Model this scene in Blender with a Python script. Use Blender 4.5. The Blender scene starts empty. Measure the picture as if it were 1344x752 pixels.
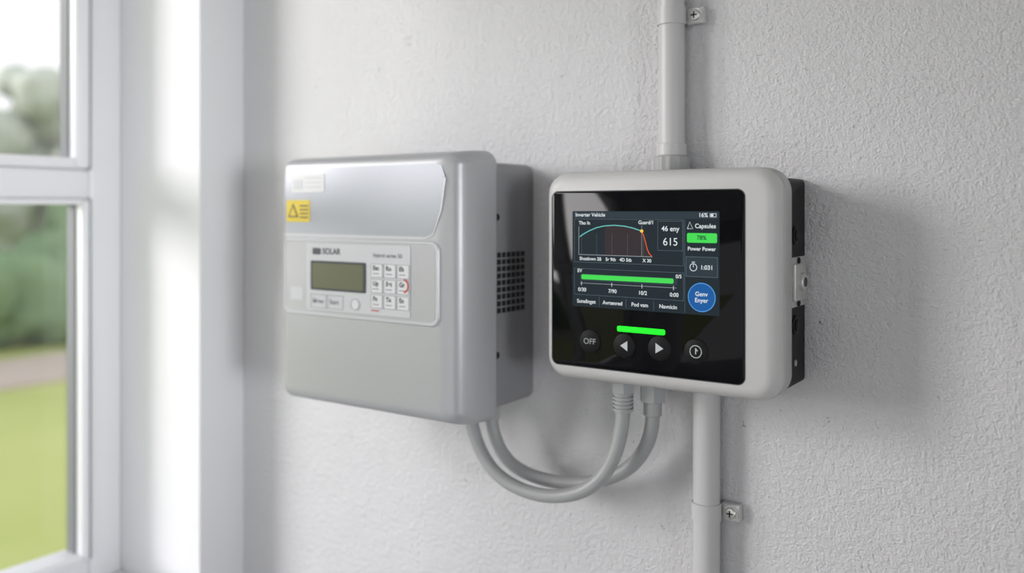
import bpy, bmesh, math, random
from mathutils import Vector, Matrix, noise
random.seed(4)
scene = bpy.context.scene
COL = scene.collection
scene.view_settings.view_transform = 'Standard'
scene.view_settings.look = 'None'
scene.view_settings.exposure = -0.04

# ------------------------------------------------------------ materials
def mat(name, col, rough=0.5, metal=0.0, spec=0.5, emit=None, estr=0.0, bump=None, var=0.0, coat=0.0):
    m = bpy.data.materials.new(name); m.use_nodes = True
    nt = m.node_tree; b = nt.nodes['Principled BSDF']
    b.inputs['Base Color'].default_value = (*col, 1)
    b.inputs['Roughness'].default_value = rough
    b.inputs['Metallic'].default_value = metal
    b.inputs['Specular IOR Level'].default_value = spec
    b.inputs['Coat Weight'].default_value = coat
    if emit:
        b.inputs['Emission Color'].default_value = (*emit, 1)
        b.inputs['Emission Strength'].default_value = estr
    tc = nt.nodes.new('ShaderNodeTexCoord')
    if var > 0:
        n = nt.nodes.new('ShaderNodeTexNoise'); n.inputs['Scale'].default_value = 6; n.inputs['Detail'].default_value = 4
        nt.links.new(tc.outputs['Object'], n.inputs['Vector'])
        mx = nt.nodes.new('ShaderNodeMix'); mx.data_type = 'RGBA'
        mx.inputs[6].default_value = (*[c*(1-var) for c in col], 1)
        mx.inputs[7].default_value = (*[min(1, c*(1+var)) for c in col], 1)
        nt.links.new(n.outputs['Fac'], mx.inputs[0])
        nt.links.new(mx.outputs[2], b.inputs['Base Color'])
    if bump:
        sc, st = bump
        n = nt.nodes.new('ShaderNodeTexNoise'); n.inputs['Scale'].default_value = sc; n.inputs['Detail'].default_value = 3
        nt.links.new(tc.outputs['Object'], n.inputs['Vector'])
        bp = nt.nodes.new('ShaderNodeBump'); bp.inputs['Strength'].default_value = st; bp.inputs['Distance'].default_value = 0.002
        nt.links.new(n.outputs['Fac'], bp.inputs['Height'])
        nt.links.new(bp.outputs['Normal'], b.inputs['Normal'])
    return m

def wall_mat():
    m = bpy.data.materials.new('painted_plaster'); m.use_nodes = True
    nt = m.node_tree; b = nt.nodes['Principled BSDF']; N = nt.nodes.new; L = nt.links.new
    b.inputs['Roughness'].default_value = 0.48
    b.inputs['Specular IOR Level'].default_value = 0.4
    tc = N('ShaderNodeTexCoord')
    big = N('ShaderNodeTexNoise'); big.inputs['Scale'].default_value = 3.5; big.inputs['Detail'].default_value = 5
    L(tc.outputs['Object'], big.inputs['Vector'])
    mx = N('ShaderNodeMix'); mx.data_type = 'RGBA'
    mx.inputs[6].default_value = (0.68, 0.675, 0.69, 1); mx.inputs[7].default_value = (0.735, 0.73, 0.742, 1)
    L(big.outputs['Fac'], mx.inputs[0])
    sp = N('ShaderNodeTexNoise'); sp.inputs['Scale'].default_value = 95; sp.inputs['Detail'].default_value = 3; sp.inputs['Distortion'].default_value = 1.2
    L(tc.outputs['Object'], sp.inputs['Vector'])
    r = N('ShaderNodeValToRGB'); r.color_ramp.elements[0].position = 0.725; r.color_ramp.elements[1].position = 0.76
    L(sp.outputs['Fac'], r.inputs['Fac'])
    mx2 = N('ShaderNodeMix'); mx2.data_type = 'RGBA'; mx2.inputs[7].default_value = (0.32, 0.29, 0.25, 1)
    L(r.outputs['Color'], mx2.inputs[0]); L(mx.outputs[2], mx2.inputs[6]); L(mx2.outputs[2], b.inputs['Base Color'])
    def nz(s, d, w):
        n = N('ShaderNodeTexNoise'); n.inputs['Scale'].default_value = s; n.inputs['Detail'].default_value = d
        L(tc.outputs['Object'], n.inputs['Vector'])
        k = N('ShaderNodeMath'); k.operation = 'MULTIPLY'; k.inputs[1].default_value = w
        L(n.outputs['Fac'], k.inputs[0]); return k
    a = nz(340, 3, 0.7); c = nz(130, 3, 1.1); d = nz(16, 2, 0.9)
    s1 = N('ShaderNodeMath'); L(a.outputs[0], s1.inputs[0]); L(c.outputs[0], s1.inputs[1])
    s2 = N('ShaderNodeMath'); L(s1.outputs[0], s2.inputs[0]); L(d.outputs[0], s2.inputs[1])
    bp = N('ShaderNodeBump'); bp.inputs['Strength'].default_value = 0.9; bp.inputs['Distance'].default_value = 0.0030
    L(s2.outputs[0], bp.inputs['Height']); L(bp.outputs['Normal'], b.inputs['Normal'])
    return m

M_wall = wall_mat()
M_smooth = mat('smooth_white_paint', (0.86, 0.86, 0.875), 0.6, spec=0.3, bump=(40, 0.15), var=0.01)
M_upvc = mat('white_upvc', (0.88, 0.885, 0.905), 0.35, var=0.01)
M_gasket = mat('dark_rubber', (0.06, 0.065, 0.07), 0.6)
M_seal = mat('grey_window_seal', (0.22, 0.23, 0.24), 0.6)
M_floor = mat('grey_floor', (0.42, 0.41, 0.41), 0.5, var=0.2)
M_bezel = mat('light_grey_plastic', (0.58, 0.575, 0.57), 0.40, bump=(900, 0.08))
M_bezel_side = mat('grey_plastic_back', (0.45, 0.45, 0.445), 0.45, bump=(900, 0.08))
M_black = mat('black_plastic', (0.008, 0.008, 0.010), 0.5, spec=0.25, bump=(500, 0.1))
M_glass = mat('black_glass', (0.003, 0.003, 0.004), 0.05, spec=0.15)
M_metal = mat('zinc_metal', (0.70, 0.70, 0.68), 0.38, metal=0.75, bump=(300, 0.2))
M_dark = mat('dark_hole', (0.01, 0.01, 0.012), 0.8)
M_pvc = mat('grey_pvc_conduit', (0.59, 0.585, 0.59), 0.38, bump=(120, 0.06), var=0.02)
M_pvc2 = mat('grey_pvc_fitting', (0.44, 0.44, 0.44), 0.42, bump=(120, 0.06), var=0.02)
M_cable = mat('grey_cable', (0.40, 0.405, 0.41), 0.40, bump=(200, 0.06))
M_inv = mat('inverter_shell', (0.47, 0.475, 0.49), 0.36, metal=0.2, bump=(700, 0.05))
M_inv_top = mat('inverter_silver', (0.36, 0.375, 0.41), 0.30, metal=0.4)
M_inv_lip = mat('inverter_lip', (0.62, 0.63, 0.65), 0.35, metal=0.2)
M_inv_box = mat('inverter_chassis', (0.30, 0.30, 0.315), 0.5, metal=0.2, bump=(500, 0.08))
M_label = mat('label_film', (0.64, 0.65, 0.67), 0.4)
M_label2 = mat('label_keys', (0.76, 0.77, 0.78), 0.4)
M_line = mat('label_line', (0.34, 0.35, 0.37), 0.5)
M_ink = mat('label_ink', (0.08, 0.08, 0.10), 0.5)
M_red = mat('red_ink', (0.65, 0.04, 0.03), 0.5)
M_yellow = mat('yellow_warning', (0.80, 0.60, 0.03), 0.45)
M_white = mat('white_sticker', (0.80, 0.80, 0.80), 0.4)
def lcd_mat():
    m = mat('olive_lcd', (0.16, 0.17, 0.10), 0.2)
    nt = m.node_tree; b = nt.nodes['Principled BSDF']
    tc = nt.nodes.new('ShaderNodeTexCoord'); g = nt.nodes.new('ShaderNodeTexWave'); g.inputs['Scale'].default_value = 60
    nt.links.new(tc.outputs['Object'], g.inputs['Vector'])
    mx = nt.nodes.new('ShaderNodeMix'); mx.data_type = 'RGBA'
    mx.inputs[6].default_value = (0.14, 0.145, 0.085, 1); mx.inputs[7].default_value = (0.17, 0.18, 0.11, 1)
    nt.links.new(g.outputs['Fac'], mx.inputs[0]); nt.links.new(mx.outputs[2], b.inputs['Base Color'])
    return m
M_lcd = lcd_mat()
def em(name, c, s): return mat(name, tuple(x*0.1 for x in c), 0.5, emit=c, estr=s, spec=0.1)
E_bg = em('display_background', (0.014, 0.023, 0.030), 1.0)
E_panel = em('display_panel', (0.026, 0.040, 0.052), 1.0)
E_line = em('display_lines', (0.11, 0.15, 0.18), 1.0)
E_text = em('display_text', (0.68, 0.73, 0.75), 1.0)
E_dim = em('display_dim_text', (0.34, 0.38, 0.41), 1.0)
E_green = em('display_green', (0.06, 0.68, 0.09), 1.0)
E_led = em('led_green', (0.02, 1.0, 0.03), 1.2)
E_cyan = em('display_cyan', (0.14, 0.53, 0.50), 1.0)
E_orange = em('display_orange', (0.85, 0.12, 0.03), 1.0)
E_redfill = em('display_fill', (0.036, 0.026, 0.030), 1.0)
E_yel = em('display_yellow', (1.0, 0.6, 0.05), 1.0)
E_blue = em('display_blue', (0.012, 0.10, 0.33), 1.0)
E_blue2 = em('display_blue_rim', (0.09, 0.33, 0.72), 1.0)
E_btn = mat('touch_button', (0.010, 0.010, 0.011), 0.5, spec=0.15)
E_btnrim = mat('touch_button_rim', (0.05, 0.05, 0.053), 0.4, spec=0.2)
E_icon = em('button_icon', (0.46, 0.48, 0.48), 1.0)
E_icon2 = em('button_icon_dim', (0.26, 0.27, 0.27), 1.0)

# ------------------------------------------------------------ helpers
def link(o, parent=None):
    COL.objects.link(o)
    if parent: o.parent = parent
    return o
def empty(name):
    e = bpy.data.objects.new(name, None); e.empty_display_size = 0.1
    return link(e)
def mesh_obj(name, bm, material, parent=None, smooth=None):
    bmesh.ops.recalc_face_normals(bm, faces=bm.faces)
    me = bpy.data.meshes.new(name); bm.to_mesh(me); bm.free()
    mats = material if isinstance(material, list) else [material]
    for m in mats: me.materials.append(m)
    if smooth is not None:
        me.shade_smooth(); me.set_sharp_from_angle(angle=math.radians(smooth))
    return link(bpy.data.objects.new(name, me), parent)
def add_box(bm, x0, x1, y0, y1, z0, z1):
    v = [bm.verts.new((x, y, z)) for x in (x0, x1) for y in (y0, y1) for z in (z0, z1)]
    for f in ((0,1,3,2),(4,6,7,5),(0,4,5,1),(2,3,7,6),(0,2,6,4),(1,5,7,3)):
        bm.faces.new([v[i] for i in f])
def box(name, x0, x1, y0, y1, z0, z1, m, parent=None, bev=0.0):
    bm = bmesh.new(); add_box(bm, x0, x1, y0, y1, z0, z1)
    if bev > 0:
        bmesh.ops.bevel(bm, geom=bm.edges[:], offset=bev, segments=3, affect='EDGES', profile=0.5)
    return mesh_obj(name, bm, m, parent, 40 if bev else None)
def rrect(x0, x1, z0, z1, r, n=8):
    pts = []
    r = max(0.0005, min(r, (x1-x0)/2-1e-5, (z1-z0)/2-1e-5))
    for cx, cz, a0 in ((x1-r, z1-r, 0), (x0+r, z1-r, 90), (x0+r, z0+r, 180), (x1-r, z0+r, 270)):
        for i in range(n+1):
            a = math.radians(a0 + 90*i/n)
            pts.append((cx + r*math.cos(a), cz + r*math.sin(a)))
    return pts
def loft(name, x0, x1, z0, z1, r, secs, m, parent=None, n=10, smooth=35, k4=(1, 1, 1, 1)):
    """secs = (height off wall, inset); k4 scales the inset on left/right/bottom/top"""
    bm = bmesh.new(); rings = []
    for h, ins in secs:
        pts = rrect(x0+ins*k4[0], x1-ins*k4[1], z0+ins*k4[2], z1-ins*k4[3], max(r-ins*0.8*min(k4), 0.002), n)
        rings.append([bm.verts.new((x, -h, z)) for x, z in pts])
    for a, b in zip(rings, rings[1:]):
        k = len(a)
        for i in range(k):
            bm.faces.new((a[i], a[(i+1) % k], b[(i+1) % k], b[i]))
    bm.faces.new(rings[0]); bm.faces.new(rings[-1])
    return mesh_obj(name, bm, m, parent, smooth)
def plate(name, x0, x1, z0, z1, r, h0, h1, m, parent=None, bev=0.0, n=6):
    s = [(h0, 0), (h1, 0)] if bev == 0 else [(h0, 0), (h1-bev, 0), (h1-bev*0.3, bev*0.3), (h1, bev)]
    return loft(name, x0, x1, z0, z1, r, s, m, parent, n)
def poly(name, pts, h0, h1, m, parent=None):
    bm = bmesh.new()
    a = [bm.verts.new((x, -h0, z)) for x, z in pts]; b = [bm.verts.new((x, -h1, z)) for x, z in pts]
    k = len(a)
    for i in range(k): bm.faces.new((a[i], a[(i+1) % k], b[(i+1) % k], b[i]))
    bm.faces.new(a); bm.faces.new(b)
    return mesh_obj(name, bm, m, parent)
def circ(cx, cz, r, n=40): return [(cx+r*math.cos(2*math.pi*i/n), cz+r*math.sin(2*math.pi*i/n)) for i in range(n)]
def disc(name, cx, cz, r, h0, h1, m, parent=None): return poly(name, circ(cx, cz, r), h0, h1, m, parent)
def ring(name, cx, cz, r, w, h, m, parent=None, a0=0, a1=360, n=48):
    bm = bmesh.new(); L = []
    for i in range(n+1):
        a = math.radians(a0+(a1-a0)*i/n)
        L.append((bm.verts.new((cx+(r-w)*math.cos(a), -h, cz+(r-w)*math.sin(a))), bm.verts.new((cx+r*math.cos(a), -h, cz+r*math.sin(a)))))
    for p, q in zip(L, L[1:]): bm.faces.new((p[0], p[1], q[1], q[0]))
    return mesh_obj(name, bm, m, parent)
def stroke(name, pts, w, h, m, parent=None):
    bm = bmesh.new(); L = []
    for i, p in enumerate(pts):
        a = Vector(pts[max(i-1, 0)]); b = Vector(pts[min(i+1, len(pts)-1)])
        d = (b-a).normalized(); nrm = Vector((-d.y, d.x))*w/2
        L.append((bm.verts.new((p[0]+nrm.x, -h, p[1]+nrm.y)), bm.verts.new((p[0]-nrm.x, -h, p[1]-nrm.y))))
    for p, q in zip(L, L[1:]): bm.faces.new((p[0], p[1], q[1], q[0]))
    return mesh_obj(name, bm, m, parent)
def frame_lines(name, x0, x1, z0, z1, w, h, m, parent):
    bm = bmesh.new()
    for a in ((x0, x1, z0, z0+w), (x0, x1, z1-w, z1), (x0, x0+w, z0, z1), (x1-w, x1, z0, z1)):
        v = [bm.verts.new(p) for p in ((a[0], -h, a[2]), (a[1], -h, a[2]), (a[1], -h, a[3]), (a[0], -h, a[3]))]
        bm.faces.new(v)
    return mesh_obj(name, bm, m, parent)
def text(name, s, x, z, size, h, m, parent, align='LEFT', bold=0.0):
    c = bpy.data.curves.new(name, 'FONT'); c.body = s; c.size = size; c.align_x = align; c.align_y = 'CENTER'
    c.offset = bold; c.materials.append(m)
    o = bpy.data.objects.new(name, c); o.location = (x, -h, z); o.rotation_euler = (math.pi/2, 0, 0)
    return link(o, parent)
def cyl_z(name, x, y, z0, z1, r, m, parent=None, n=32, bev=0.0, rings=None, rib=0.0):
    bm = bmesh.new(); prof = rings if rings else ([(z0, r), (z1, r)] if bev == 0 else [(z0, r-bev), (z0+bev, r), (z1-bev, r), (z1, r-bev)])
    R = [[bm.verts.new((x+(rr-(rib if i % 4 < 2 else 0))*math.cos(2*math.pi*i/n), y+(rr-(rib if i % 4 < 2 else 0))*math.sin(2*math.pi*i/n), zz)) for i in range(n)] for zz, rr in prof]
    for a, b in zip(R, R[1:]):
        for i in range(n): bm.faces.new((a[i], a[(i+1) % n], b[(i+1) % n], b[i]))
    bm.faces.new(R[0]); bm.faces.new(R[-1])
    return mesh_obj(name, bm, m, parent, 35)
def cyl_axis(name, c, axis, r, L, m, parent=None, n=28, bev=0.0):
    bm = bmesh.new(); prof = [(0, r), (L-bev, r), (L-bev*0.3, r-bev*0.5), (L, r-bev)] if bev else [(0, r), (L, r)]
    R = []
    for t, rr in prof:
        rg = []
        for i in range(n):
            a = 2*math.pi*i/n; p, q = rr*math.cos(a), rr*math.sin(a)
            rg.append(bm.verts.new((c[0]+t, c[1]+p, c[2]+q) if axis == 'x' else (c[0]+p, c[1]-t, c[2]+q)))
        R.append(rg)
    for a, b in zip(R, R[1:]):
        for i in range(n): bm.faces.new((a[i], a[(i+1) % n], b[(i+1) % n], b[i]))
    bm.faces.new(R[0]); bm.faces.new(R[-1])
    return mesh_obj(name, bm, m, parent, 35)
def tube(name, pts, r, m, parent=None):
    c = bpy.data.curves.new(name, 'CURVE'); c.dimensions = '3D'; c.bevel_depth = r; c.bevel_resolution = 6; c.resolution_u = 16
    s = c.splines.new('NURBS'); s.points.add(len(pts)-1); s.order_u = 4; s.use_endpoint_u = True
    for p, q in zip(s.points, pts): p.co = (*q, 1)
    c.materials.append(m); c.use_fill_caps = True
    return link(bpy.data.objects.new(name, c), parent)

# ------------------------------------------------------------ room (wall plane y=0, eye level z=0)
FL, CE = -1.45, 1.15
XL, XO = -1.434, -1.75
XR, YF = 2.6, -3.4
box('wall_back', XO, XR, 0, 0.2, FL, CE, M_wall)
WY0, WY1, WZ0, WZ1 = -0.103, -1.75, -0.765, 0.85
bm = bmesh.new()
add_box(bm, XO, XL, WY0, -0.0005, FL, CE)
add_box(bm, XO, XL, WY1, WY0, WZ1, CE)
add_box(bm, XO, XL, WY1, WY0, FL, WZ0)
add_box(bm, XO, XL, YF, WY1, FL, CE)
mesh_obj('wall_left', bm, M_smooth)
box('wall_right', XR, XR+0.1, YF, 0.2, FL, CE, M_smooth)
bm = bmesh.new()
add_box(bm, 0.4, XR, YF-0.1, YF, FL, CE)
add_box(bm, XL, 0.4, YF-0.1, YF, 0.75, CE)
mesh_obj('wall_front', bm, M_smooth)
box('floor', XO, XR, YF, 0.2, FL-0.1, FL, M_floor)
box('ceiling', XO, XR, YF, 0.2, CE, CE+0.1, M_smooth)
box('baseboard_back', XL, XR, -0.018, 0, FL, FL+0.12, M_smooth, bev=0.003)

win = empty('window_1')
def bar(name, y0, y1, z0, z1, x0=-1.75, x1=-1.69, m=M_upvc, b=0.008):
    return box(name, x0, x1, min(y0, y1), max(y0, y1), z0, z1, m, win, b)
bar('frame_jamb_far', WY0, WY0-0.07, WZ0, WZ1)
bar('frame_jamb_near', WY1, WY1+0.07, WZ0, WZ1)
bar('frame_head', WY0-0.07, WY1+0.07, WZ1-0.07, WZ1)
bar('frame_bottom', WY0-0.07, WY1+0.07, WZ0, WZ0+0.07)
bar('transom', WY0-0.07, WY1+0.07, 0.022, 0.082)
bar('mullion', -0.93, -0.99, WZ0+0.07, 0.022)
bar('mullion_top', -0.93, -0.99, 0.082, WZ1-0.07)
for i, (a, b) in enumerate(((WY0-0.07, -0.93), (-0.99, WY1+0.07))):
    for j, (c, d, sw) in enumerate(((WZ0+0.07, 0.022, 0.022), (0.082, WZ1-0.07, 0.036))):
        bar(f'gasket_{i}{j}_a', a, a-0.006, c, d, -1.745, -1.684, M_seal, 0.001)
        bar(f'sash_{i}{j}_a', a-0.006, a-sw, c, d, -1.74, -1.675)
        bar(f'sash_{i}{j}_b', b+sw, b, c, d, -1.74, -1.675)
        bar(f'sash_{i}{j}_c', a-sw, b+sw, c, c+sw*0.6, -1.74, -1.675, b=0.004)
        bar(f'sash_{i}{j}_d', a-sw, b+sw, d-sw*0.5, d, -1.74, -1.675, b=0.004)
        bar(f'bead_{i}{j}', a-sw, a-sw-0.004, c, d, -1.73, -1.70, M_seal, 0.001)
gm = bpy.data.materials.new('window_glass'); gm.use_nodes = True
nt = gm.node_tree; nt.nodes.remove(nt.nodes['Principled BSDF'])
tr = nt.nodes.new('ShaderNodeBsdfTransparent'); gl = nt.nodes.new('ShaderNodeBsdfGlossy'); gl.inputs['Roughness'].default_value = 0.02
mxs = nt.nodes.new('ShaderNodeMixShader'); mxs.inputs[0].default_value = 0.04
nt.links.new(tr.outputs[0], mxs.inputs[1]); nt.links.new(gl.outputs[0], mxs.inputs[2]); nt.links.new(mxs.outputs[0], nt.nodes['Material Output'].inputs[0])
bar('glass_pane', WY0-0.08, WY1+0.08, WZ0+0.08, WZ1-0.08, -1.722, -1.720, gm, 0)
box('sill', -1.69, XL+0.03, WY1, WY0, WZ0, WZ0+0.025, M_upvc, win, 0.006)

# ------------------------------------------------------------ hybrid inverter (left device)
inv = empty('solar_inverter')
loft('chassis', -1.085, -0.7435, -0.293, 0.071, 0.018, [(0, 0), (0.112, 0), (0.118, 0.003), (0.121, 0.006)], M_inv_box, inv)
loft('cover', -1.106, -0.728, -0.304, 0.086, 0.022,
     [(0.116, 0.006), (0.118, 0.001), (0.122, 0), (0.148, 0.0025), (0.166, 0.0065), (0.180, 0.0125), (0.187, 0.018), (0.191, 0.025), (0.1935, 0.035), (0.1945, 0.048)], M_inv, inv, n=14, smooth=60, k4=(.45, 1, .5, .42))
sh = [(-1.084, -0.036), (-1.089, 0.03), (-1.086, 0.058), (-1.075, 0.065), (-0.79, 0.065), (-0.768, 0.062), (-0.762, 0.047), (-0.770, 0.0), (-0.784, -0.030), (-0.796, -0.0365)]
poly('upper_shield', sh, 0.186, 0.1948, M_inv_top, inv)
stroke('shield_lip', [(-1.090, -0.0385), (-0.798, -0.0395), (-0.783, -0.034), (-0.769, 0.0), (-0.761, 0.045)], 0.0020, 0.1955, M_inv_lip, inv)
loft('panel_bezel', -1.090, -0.771, -0.163, -0.043, 0.014, [(0.186, 0), (0.1955, 0), (0.1975, 0.002), (0.1975, 0.004), (0.1962, 0.0055)], M_inv_lip, inv)
plate('panel_field', -1.083, -0.778, -0.157, -0.049, 0.010, 0.195, 0.1966, M_inv, inv)
plate('keypad_film', -1.036, -0.823, -0.153, -0.051, 0.003, 0.196, 0.1975, M_label, inv)
plate('lcd_surround', -1.0255, -0.909, -0.1225, -0.0775, 0.002, 0.197, 0.1985, M_gasket, inv)
plate('lcd', -1.021, -0.9135, -0.119, -0.081, 0.001, 0.198, 0.1990, M_lcd, inv)
for r_ in range(3):
    for c_ in range(3):
        x = -0.898 + c_*0.0255; z = -0.078 - r_*0.0225
        plate(f'key_{r_}{c_}', x, x+0.0225, z-0.020, z, 0.003, 0.197, 0.1985, M_label2, inv)
        frame_lines(f'key_rim_{r_}{c_}', x, x+0.0225, z-0.020, z, 0.0007, 0.1987, M_line, inv)
        text(f'key_text_{r_}{c_}', ['Esc', 'Ro', 'Eb', 'Up', 'Set', 'Gr', 'Fn', 'Tu', 'En'][r_*3+c_], x+0.004, z-0.0065, 0.0092, 0.1988, M_ink, inv, bold=0.0003)
        stroke(f'key_mark_{r_}{c_}', [(x+0.004, z-0.0145), (x+0.016, z-0.0145)], 0.0014, 0.1988, M_line, inv)
for c_ in range(2):
    x = -1.026 + c_*0.0365
    frame_lines(f'foot_cell_{c_}', x, x+0.034, -0.1500, -0.1290, 0.0009, 0.1980, M_line, inv)
    text(f'foot_text_{c_}', ['Menu', 'Start'][c_], x+0.005, -0.1395, 0.010, 0.1982, M_line, inv, bold=0.0003)
ring('red_arc', -0.835, -0.108, 0.0105, 0.0025, 0.1992, M_red, inv, -80, 80)
stroke('red_tick', [(-0.897, -0.1465), (-0.882, -0.1465)], 0.0015, 0.1992, M_red, inv)
disc('round_key', -0.9300, -0.1400, 0.0085, 0.197, 0.1990, M_label2, inv)
ring('round_key_rim', -0.9300, -0.1400, 0.0085, 0.001, 0.1993, M_line, inv)
text('maker_mark', 'SOLAR', -1.000, -0.063, 0.0125, 0.1978, M_ink, inv, bold=0.0004)
plate('maker_logo', -1.022, -1.004, -0.068, -0.058, 0.001, 0.197, 0.1978, M_ink, inv)
text('model_mark', 'Hybrid series 50', -0.895, -0.066, 0.0085, 0.1978, M_ink, inv)
plate('side_label', -1.072, -1.045, -0.140, -0.120, 0.001, 0.1965, 0.1970, M_label, inv)
plate('white_sticker', -1.072, -0.999, 0.028, 0.056, 0.002, 0.1946, 0.1956, M_white, inv)
plate('sticker_print_a', -1.068, -1.047, 0.033, 0.048, 0.001, 0.1954, 0.1960, M_label, inv)
for k in range(3): stroke(f'sticker_print_{k}', [(-1.042, 0.050-k*0.007), (-1.005, 0.050-k*0.007)], 0.0016, 0.1960, M_label, inv)
plate('warning_label', -1.084, -1.031, -0.018, 0.016, 0.001, 0.1946, 0.1956, M_yellow, inv)
poly('warning_triangle', [(-1.080, -0.011), (-1.056, -0.011), (-1.068, 0.011)], 0.1954, 0.1960, M_ink, inv)
poly('warning_triangle_in', [(-1.076, -0.0088), (-1.060, -0.0088), (-1.068, 0.006)], 0.1958, 0.1963, M_yellow, inv)
for k in range(4): stroke(f'warning_line_{k}', [(-1.053, 0.007-k*0.006), (-1.034, 0.007-k*0.006)], 0.002, 0.1960, M_ink, inv)
bm = bmesh.new()
for i in range(6):
    for j in range(9):
        y = -(1.14-1.043) + i*0.0125; z = -0.062 - j*0.0102
        add_box(bm, -0.7437, -0.7429, y, y+0.0092, z-0.0075, z)
mesh_obj('side_vent', bm, M_dark, inv)
for k, z in enumerate((-0.010, -0.212)):
    cyl_axis(f'side_screw_{k}', (-0.7437, -0.098, z), 'x', 0.005, 0.003, M_dark, inv, bev=0.001)
for k, (x, h) in enumerate(((-0.802, 0.082), (-0.787, 0.050))):
    cyl_z(f'cable_gland_{k}', x, -h, -0.318, -0.292, 0.0145, M_cable, inv, n=6)

# ------------------------------------------------------------ cables
cab = empty('power_cables')
def dy(d): return -(1.14-d)
R = 0.0098
c1 = [(-0.802, dy(1.058), -0.312), (-0.800, dy(1.058), -0.328), (-0.785, dy(1.057), -0.365), (-0.745, dy(1.055), -0.400), (-0.672, dy(1.055), -0.412),
      (-0.600, dy(1.057), -0.392), (-0.558, dy(1.060), -0.345), (-0.549, dy(1.065), -0.290), (-0.549, dy(1.065), -0.268)]
c2 = [(-0.787, dy(1.09), -0.312), (-0.787, dy(1.09), -0.330), (-0.775, dy(1.09), -0.368), (-0.735, dy(1.095), -0.398), (-0.655, dy(1.10), -0.402),
      (-0.575, dy(1.10), -0.378), (-0.528, dy(1.095), -0.332), (-0.517, dy(1.09), -0.295), (-0.517, dy(1.09), -0.272)]
tube('cable_a', c1, R, M_cable, cab); tube('cable_b', c2, R, M_cable, cab)

# ------------------------------------------------------------ energy monitor (right device)
mon = empty('energy_monitor_touchscreen')
bx = loft('rear_box', -0.600, -0.3275, -0.2195, 0.040, 0.006, [(0, 0), (0.090, 0)], M_black, mon)
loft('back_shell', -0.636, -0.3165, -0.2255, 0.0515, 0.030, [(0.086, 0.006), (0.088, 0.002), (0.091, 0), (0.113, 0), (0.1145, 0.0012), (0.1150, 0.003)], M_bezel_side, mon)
loft('front_bezel', -0.636, -0.3165, -0.2255, 0.0515, 0.030, [(0.1140, 0.004), (0.1150, 0.0012), (0.1158, 0.0006), (0.124, 0.0010), (0.131, 0.0035), (0.136, 0.0072), (0.139, 0.0115), (0.140, 0.0165)], M_bezel, mon, n=14, smooth=60)
loft('glass_gap', -0.6225, -0.3555, -0.2060, 0.0256, 0.010, [(0.1385, 0), (0.1402, 0)], M_gasket, mon)
loft('front_glass', -0.6213, -0.3567, -0.2048, 0.0244, 0.009, [(0.139, 0), (0.1405, 0), (0.1408, 0.0005)], M_glass, mon)
H0 = 0.1411
LX, LZ, LW, LH = -0.5896, -0.0010, 0.2027, 0.1252
def S(s): return LX + s*LW
def V(v): return LZ - v*LH
plate('display', LX, LX+LW, LZ-LH, LZ, 0.0005, 0.1405, H0, E_bg, mon)
def prect(name, s0, s1, v0, v1, m, h=0.0003, r=0.0012): return plate(name, S(s0), S(s1), V(v1), V(v0), r, H0, H0+h, m, mon)
HT = H0+0.0007
prect('status_bar', 0.005, 0.995, 0.008, 0.075, E_panel, 0.0001)
frame_lines('chart_frame', S(0.015), S(0.775), V(0.535), V(0.082), 0.0004, H0+0.0002, E_line, mon)
curve = [(.055,.270),(.09,.235),(.13,.203),(.18,.172),(.24,.152),(.31,.145),(.38,.153),(.44,.172),(.498,.20)]
drop = [(.498,.20),(.512,.245),(.524,.31),(.535,.375),(.548,.42),(.568,.452)]
bm = bmesh.new(); top = curve[4:]+drop[1:]
for (s0, v0), (s1, v1) in zip(top, top[1:]):
    bm.faces.new([bm.verts.new((S(a), -(H0+0.0003), V(b))) for a, b in ((s0, v0), (s1, v1), (s1, .453), (s0, .453))])
mesh_obj('chart_fill', bm, E_redfill, mon)
for k in range(22):
    s = 0.07+k*0.022
    stroke(f'chart_grid_{k}', [(S(s), V(.452)), (S(s), V(.23))], 0.0003, H0+0.0004, E_line if k % 5 == 0 else E_panel, mon)
stroke('chart_curve', [(S(s), V(v)) for s, v in curve], 0.0012, HT, E_cyan, mon)
stroke('chart_drop', [(S(s), V(v)) for s, v in drop], 0.0010, HT, E_orange, mon)
disc('chart_dot', S(.498), V(.20), 0.0020, H0, HT+0.0001, E_yel, mon)
stroke('chart_axis', [(S(.05), V(.455)), (S(.57), V(.455))], 0.0006, HT, E_dim, mon)
stroke('chart_axis_v', [(S(.05), V(.455)), (S(.05), V(.16))], 0.0006, HT, E_dim, mon)
stroke('chart_marker', [(S(.498), V(.455)), (S(.498), V(.14))], 0.0004, HT-0.0001, E_dim, mon)
B = 0.00012
def T(n, s, x, v, sz, m=E_text, al='LEFT', b=B): return text(n, s, S(x), V(v), sz, HT+0.0001, m, mon, al, b)
T('t_title', 'Inverter Vehicle', .025, .040, .0068)
T('t_pct', '16%', .93, .040, .0072, al='RIGHT')
frame_lines('battery_icon', S(.942), S(.982), V(.058), V(.022), 0.0006, HT, E_text, mon)
plate('battery_fill', S(.946), S(.963), V(.052), V(.028), 0.0003, H0, HT, E_text, mon)
T('t_tbo', 'Tbo In', .05, .125, .0064); T('t_guard', 'Guard/1', .475, .115, .0064)
for k, (s, x) in enumerate((('Shutdown 2B', .055), ('5r 9th', .245), ('4D 5tb', .345), ('X 30', .505))): T(f't_ax{k}', s, x, .497, .0060)
frame_lines('reading_box', S(.605), S(.770), V(.390), V(.098), 0.0004, HT-0.0002, E_line, mon)
T('t_46', '46 eny', .690, .175, .0088, E_text, 'CENTER'); T('t_615', '615', .690, .305, .0135, E_text, 'CENTER', 0.0)
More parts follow.
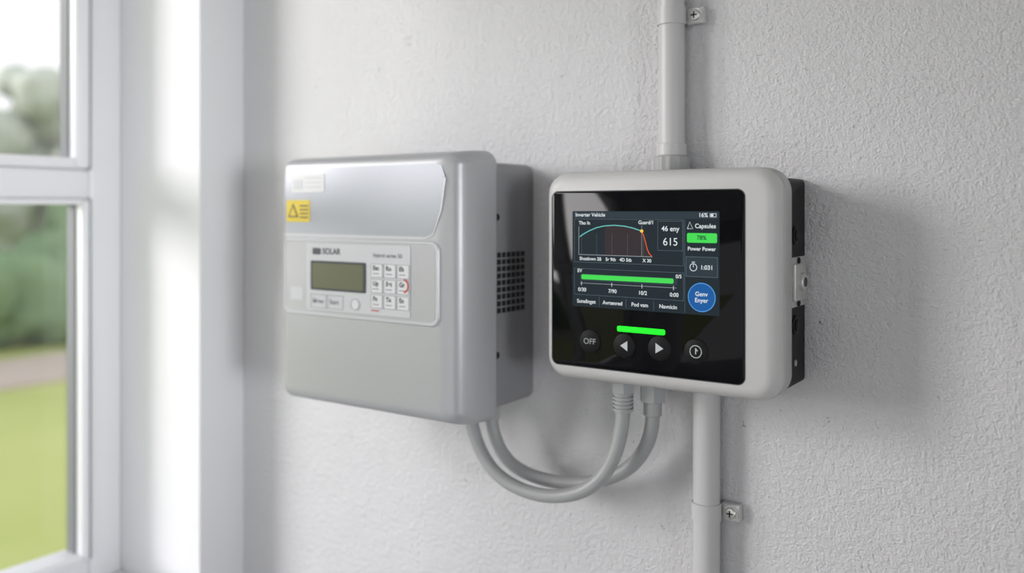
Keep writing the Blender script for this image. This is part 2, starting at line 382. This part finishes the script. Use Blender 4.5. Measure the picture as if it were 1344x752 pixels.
stroke('tri_icon', [(S(.800), V(.17)), (S(.815), V(.105)), (S(.835), V(.17)), (S(.800), V(.17))], 0.0007, HT, E_text, mon)
T('t_caps', 'Capsules', .848, .145, .0074)
prect('green_tile', .797, .985, .212, .305, E_green, 0.0005); T('t_tile', '78%', .89, .258, .0074, E_bg, 'CENTER')
T('t_pow', 'Power Power', .89, .365, .0064, al='CENTER')
prect('timer_tile', .79, .99, .44, .635, E_panel, 0.0002)
frame_lines('timer_frame', S(.79), S(.99), V(.635), V(.44), 0.0005, H0+0.0004, E_line, mon)
ring('timer_icon', S(.838), V(.543), 0.0048, 0.0008, HT, E_text, mon)
stroke('timer_hand', [(S(.838), V(.543)), (S(.838), V(.510))], 0.0007, HT, E_text, mon)
stroke('timer_top', [(S(.828), V(.493)), (S(.848), V(.493))], 0.0009, HT, E_text, mon)
T('t_timer', '1:031', .882, .543, .0074)
disc('blue_rim', S(.889), V(.830), 0.0176, H0, H0+0.0003, E_blue2, mon)
disc('blue_button', S(.889), V(.830), 0.0166, H0, H0+0.0005, E_blue, mon)
T('t_blue1', 'Genv', .889, .80, .0074, al='CENTER'); T('t_blue2', 'Enyer', .889, .86, .0074, al='CENTER')
frame_lines('bar_frame', S(.015), S(.775), V(.875), V(.600), 0.0004, H0+0.0003, E_line, mon)
prect('bar_track', .06, .735, .655, .73, E_panel, 0.0003, 0.0005)
prect('bar_fill', .068, .710, .662, .712, E_green, 0.0006, 0.0006)
T('t_ev', 'EV', .04, .625, .0062); T('t_05', '0/5', .725, .640, .0062)
stroke('bar_axis', [(S(.06), V(.752)), (S(.73), V(.752))], 0.0005, HT, E_dim, mon)
for k, s in enumerate((.07, .29, .50, .71)):
    stroke(f'bar_tick_{k}', [(S(s), V(.775)), (S(s), V(.735))], 0.0007, HT, E_text, mon)
    T(f't_bar{k}', ('0/30', '7/90', '10/2', '0:00')[k], s+0.005, .822, .0068, al='CENTER')
for k, (s, x) in enumerate((('Sunelinget', .105), ('Avrtenred', .295), ('Pod vsm', .485), ('Navnicin', .675))):
    T(f't_tab{k}', s, x, .943, .0068, al='CENTER')
for k, s in enumerate((.20, .39, .58)): stroke(f'tab_sep_{k}', [(S(s), V(.985)), (S(s), V(.89))], 0.0004, HT, E_line, mon)
stroke('col_sep', [(S(.783), V(.99)), (S(.783), V(.085))], 0.0004, HT-0.0003, E_line, mon)
plate('status_led', -0.5235, -0.4570, -0.1546, -0.1474, 0.0025, 0.1405, 0.1418, E_led, mon, 0.0004)
for k, (x, z) in enumerate(((-0.563, -0.171), (-0.5133, -0.1722), (-0.4645, -0.1712), (-0.4165, -0.1708))):
    cyl_axis(f'button_{k}', (x, -0.1405, z), '-y', 0.0155, 0.0016, E_btn, mon, n=48, bev=0.0008)
    ring(f'button_rim_{k}', x, z, 0.0155, 0.0008, 0.1413, E_btnrim, mon)
text('off_text', 'OFF', -0.563, -0.171, 0.0105, 0.1424, E_icon2, mon, 'CENTER', B)
poly('arrow_left', [(-0.5185, -0.1722), (-0.5085, -0.1658), (-0.5085, -0.1786)], 0.142, 0.1423, E_icon, mon)
poly('arrow_right', [(-0.4590, -0.1712), (-0.4695, -0.1648), (-0.4695, -0.1776)], 0.142, 0.1423, E_icon, mon)
ring('power_ring', -0.4165, -0.1708, 0.0078, 0.0009, 0.1424, E_icon, mon)
stroke('power_bar', [(-0.4165, -0.174), (-0.4165, -0.1665)], 0.0013, 0.1424, E_icon, mon)
stroke('power_bar2', [(-0.4165, -0.1675), (-0.4140, -0.1700)], 0.0013, 0.1424, E_icon, mon)
XS = -0.3275
box('latch_plate', XS, XS+0.003, -0.086, -0.006, -0.120, -0.058, M_metal, mon, 0.001)
box('latch_body', XS+0.003, XS+0.007, -0.062, -0.016, -0.112, -0.066, M_metal, mon, 0.0015)
cyl_axis('latch_barrel', (XS+0.006, -0.038, -0.089), 'x', 0.0115, 0.006, M_metal, mon, bev=0.001)
cyl_axis('latch_core', (XS+0.0115, -0.038, -0.089), 'x', 0.006, 0.0012, M_gasket, mon)
for k, z in enumerate((-0.0625, -0.1155)): cyl_axis(f'latch_screw_{k}', (XS+0.002, -0.038, z), 'x', 0.004, 0.003, M_dark, mon, bev=0.0005)
for k, z in enumerate((-0.031, -0.143)):
    cyl_axis(f'knockout_{k}', (XS, -0.042, z), 'x', 0.0125, 0.0022, M_black, mon, bev=0.0008)
    cyl_axis(f'knockout_cap_{k}', (XS+0.002, -0.042, z), 'x', 0.0075, 0.002, M_black, mon, bev=0.0008)
cyl_axis('box_screw', (XS, -0.042, -0.190), 'x', 0.004, 0.0015, M_metal, mon)
cyl_z('gland_nut_a', -0.549, dy(1.065), -0.246, -0.2195, 0.0165, M_cable, mon, n=6)
prof = [(-0.246, 0.0145)]
for i in range(5): z = -0.247-i*0.0052; prof += [(z, 0.0140), (z-0.003, 0.0140), (z-0.0032, 0.0118), (z-0.0050, 0.0118)]
prof.append((-0.2735, 0.0105))
cyl_z('gland_sleeve_a', -0.549, dy(1.065), 0, 0, 0, M_cable, mon, rings=prof)
cyl_z('gland_nut_b', -0.517, dy(1.09), -0.259, -0.2195, 0.0185, M_cable, mon, n=6)
cyl_z('gland_sleeve_b', -0.517, dy(1.09), -0.279, -0.259, 0.0125, M_cable, mon, bev=0.0015)

# ------------------------------------------------------------ conduits
def conduit(x, z0, z1, clipz, adaptor):
    c = empty('electrical_conduit')
    yc = -0.0215
    cyl_z('pipe', x, yc, z0, z1, 0.0178, M_pvc, c, n=48)
    if adaptor:
        cyl_z('adaptor_nut', x, yc, 0.0402, 0.074, 0.0250, M_pvc2, c, n=48, bev=0.0015, rib=0.0014)
        cyl_z('adaptor_collar', x, yc, 0.074, 0.092, 0.0205, M_pvc, c, n=48, bev=0.0015)
    bm = bmesh.new(); n = 28; r0, r1 = 0.0179, 0.0200; hw = 0.0115; rows = []
    for i in range(n+1):
        a = math.radians(-200 + 220*i/n)
        rows.append([bm.verts.new((x+rr*math.cos(a), yc+rr*math.sin(a), clipz+zz)) for rr, zz in ((r0, -hw), (r1, -hw), (r1, hw), (r0, hw))])
    for a, b in zip(rows, rows[1:]):
        for k in range(4): bm.faces.new((a[k], a[(k+1) % 4], b[(k+1) % 4], b[k]))
    bm.faces.new(rows[0]); bm.faces.new(rows[-1])
    mesh_obj('saddle_strap', bm, M_pvc, c, 35)
    box('saddle_lug', x+0.0165, x+0.043, -0.013, 0, clipz-0.0115, clipz+0.0115, M_pvc, c, 0.002)
    box('saddle_foot', x-0.024, x-0.0165, -0.012, 0, clipz-0.0115, clipz+0.0115, M_pvc, c, 0.002)
    cyl_axis('screw_washer', (x+0.031, -0.013, clipz), '-y', 0.0100, 0.0015, M_metal, c)
    cyl_axis('screw_head', (x+0.031, -0.0145, clipz), '-y', 0.0080, 0.004, M_metal, c, bev=0.002)
    box('screw_slot_a', x+0.0265, x+0.0355, -0.0188, -0.0180, clipz-0.001, clipz+0.001, M_dark, c)
    box('screw_slot_b', x+0.030, x+0.032, -0.0188, -0.0180, clipz-0.0045, clipz+0.0045, M_dark, c)
conduit(-0.502, 0.0402, CE-0.001, 0.266, True)
conduit(-0.4515, FL+0.001, -0.2197, -0.403, False)

# ------------------------------------------------------------ garden
def gmat(name, c1, c2, sc):
    m = mat(name, c1, 0.9, spec=0.1); nt = m.node_tree; b = nt.nodes['Principled BSDF']
    tc = nt.nodes.new('ShaderNodeTexCoord'); n = nt.nodes.new('ShaderNodeTexNoise'); n.inputs['Scale'].default_value = sc; n.inputs['Detail'].default_value = 5
    mx = nt.nodes.new('ShaderNodeMix'); mx.data_type = 'RGBA'; mx.inputs[6].default_value = (*c1, 1); mx.inputs[7].default_value = (*c2, 1)
    nt.links.new(tc.outputs['Object'], n.inputs['Vector']); nt.links.new(n.outputs['Fac'], mx.inputs[0]); nt.links.new(mx.outputs[2], b.inputs['Base Color'])
    return m
M_lawn = gmat('lawn_grass', (0.38, 0.43, 0.12), (0.50, 0.54, 0.20), 0.8)
M_path = gmat('gravel_path', (0.46, 0.38, 0.32), (0.54, 0.46, 0.40), 3)
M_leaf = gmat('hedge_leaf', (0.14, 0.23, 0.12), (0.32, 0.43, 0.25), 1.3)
M_leaf_haze = gmat('hazed_tree_leaf', (0.42, 0.46, 0.39), (0.62, 0.65, 0.56), 1.5)  # leaf colour paled to stand in for haze over the trees
M_bark = mat('bark', (0.22, 0.18, 0.14), 0.9)
GZ = -1.45
bm = bmesh.new(); add_box(bm, -60, XO-0.001, -40, 40, GZ-0.2, GZ-0.03); mesh_obj('lawn', bm, M_lawn)
def blobs(bm, spots):
    for (x, y, z, r) in spots:
        res = bmesh.ops.create_icosphere(bm, subdivisions=3, radius=r, matrix=Matrix.Translation((x, y, z)))
        for v in res['verts']:
            d = noise.noise(v.co*2.2)*0.4 + noise.noise(v.co*6)*0.3
            c = Vector((x, y, z)); v.co = c + (v.co-c)*(1+d)
        for v in res['verts']: v.co.z = max(v.co.z, GZ-0.028)
bm = bmesh.new(); add_box(bm, -8.9, -7.5, -8, 12, GZ-0.03, GZ-0.005); mesh_obj('garden_path', bm, M_path)
bm = bmesh.new()
blobs(bm, [(-9.9+random.uniform(-.15, .2), -6+i*0.27, GZ+random.uniform(0.2, 1.3), random.uniform(0.35, 0.6)) for i in range(66)])
mesh_obj('hedge', bm, M_leaf, None, 80)
def tree(x, y, h, r):
    e = empty('garden_tree')
    cyl_z('trunk', x, y, 0, 0, 0.14, M_bark, e, rings=[(GZ-0.029, 0.2), (GZ+h*0.3, 0.14), (GZ+h*0.7, 0.08)])
    bm = bmesh.new(); sp = []
    for i in range(46):
        a = random.uniform(0, 6.28); q = random.uniform(0, r); zz = random.uniform(0.30, 1.0)
        sp.append((x+q*math.cos(a), y+q*math.sin(a), GZ+h*zz, random.uniform(0.25, 0.55)*(1.2-0.5*zz)))
    blobs(bm, sp); mesh_obj('foliage', bm, M_leaf_haze, e, 80)
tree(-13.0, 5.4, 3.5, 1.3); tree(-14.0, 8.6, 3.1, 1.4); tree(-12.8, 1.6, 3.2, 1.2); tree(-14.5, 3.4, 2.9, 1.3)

# ------------------------------------------------------------ light
w = bpy.data.worlds.new('overcast_sky'); scene.world = w; w.use_nodes = True
nt = w.node_tree; bg = nt.nodes['Background']
tc = nt.nodes.new('ShaderNodeTexCoord'); sx = nt.nodes.new('ShaderNodeSeparateXYZ'); rp = nt.nodes.new('ShaderNodeValToRGB')
nt.links.new(tc.outputs['Generated'], sx.inputs[0]); nt.links.new(sx.outputs['Z'], rp.inputs['Fac'])
rp.color_ramp.elements[0].color = (0.98, 0.98, 1.0, 1); rp.color_ramp.elements[1].color = (0.88, 0.92, 1.0, 1)
nt.links.new(rp.outputs['Color'], bg.inputs['Color']); bg.inputs['Strength'].default_value = 1.3
sl = bpy.data.lights.new('hazy_sun', 'SUN'); sl.energy = 2.8; sl.angle = math.radians(24); sl.color = (1.0, 0.97, 0.965)
so = link(bpy.data.objects.new('hazy_sun', sl))
so.rotation_euler = Vector((0.75, 0.61, -0.22)).to_track_quat('-Z', 'Y').to_euler()
# unseen fill light added at the right wall, brightens window frame and corner
lp = empty('added_fill_light')
box('added_fill_housing', XR-0.05, XR, -2.3, -1.6, -0.45, 0.45, M_smooth, lp, 0.006)  # made-up housing behind the added fill light
al = bpy.data.lights.new('added_fill_area', 'AREA'); al.shape = 'RECTANGLE'; al.size = 0.8; al.size_y = 0.6; al.energy = 6.0; al.spread = math.radians(40); al.color = (0.95, 0.975, 1.0)
ao = link(bpy.data.objects.new('added_fill_area', al), lp); ao.location = (XR-0.12, -1.95, 0)
ao.rotation_euler = Vector((-4.2, 1.35, 0)).to_track_quat('-Z', 'Y').to_euler()

# ------------------------------------------------------------ camera
cam = bpy.data.cameras.new('camera'); co = link(bpy.data.objects.new('camera', cam))
cam.sensor_width = 36; cam.lens = 30.8; cam.shift_y = -100/1344
co.location = (0, -1.14, 0); co.rotation_euler = (math.pi/2, 0, math.radians(34.5))
cam.dof.use_dof = True; cam.dof.focus_distance = 1.09; cam.dof.aperture_fstop = 1.7
cam.clip_start = 0.02
scene.camera = co
for o in list(COL.objects):
    if o.parent is None: o.location.z += 1.45
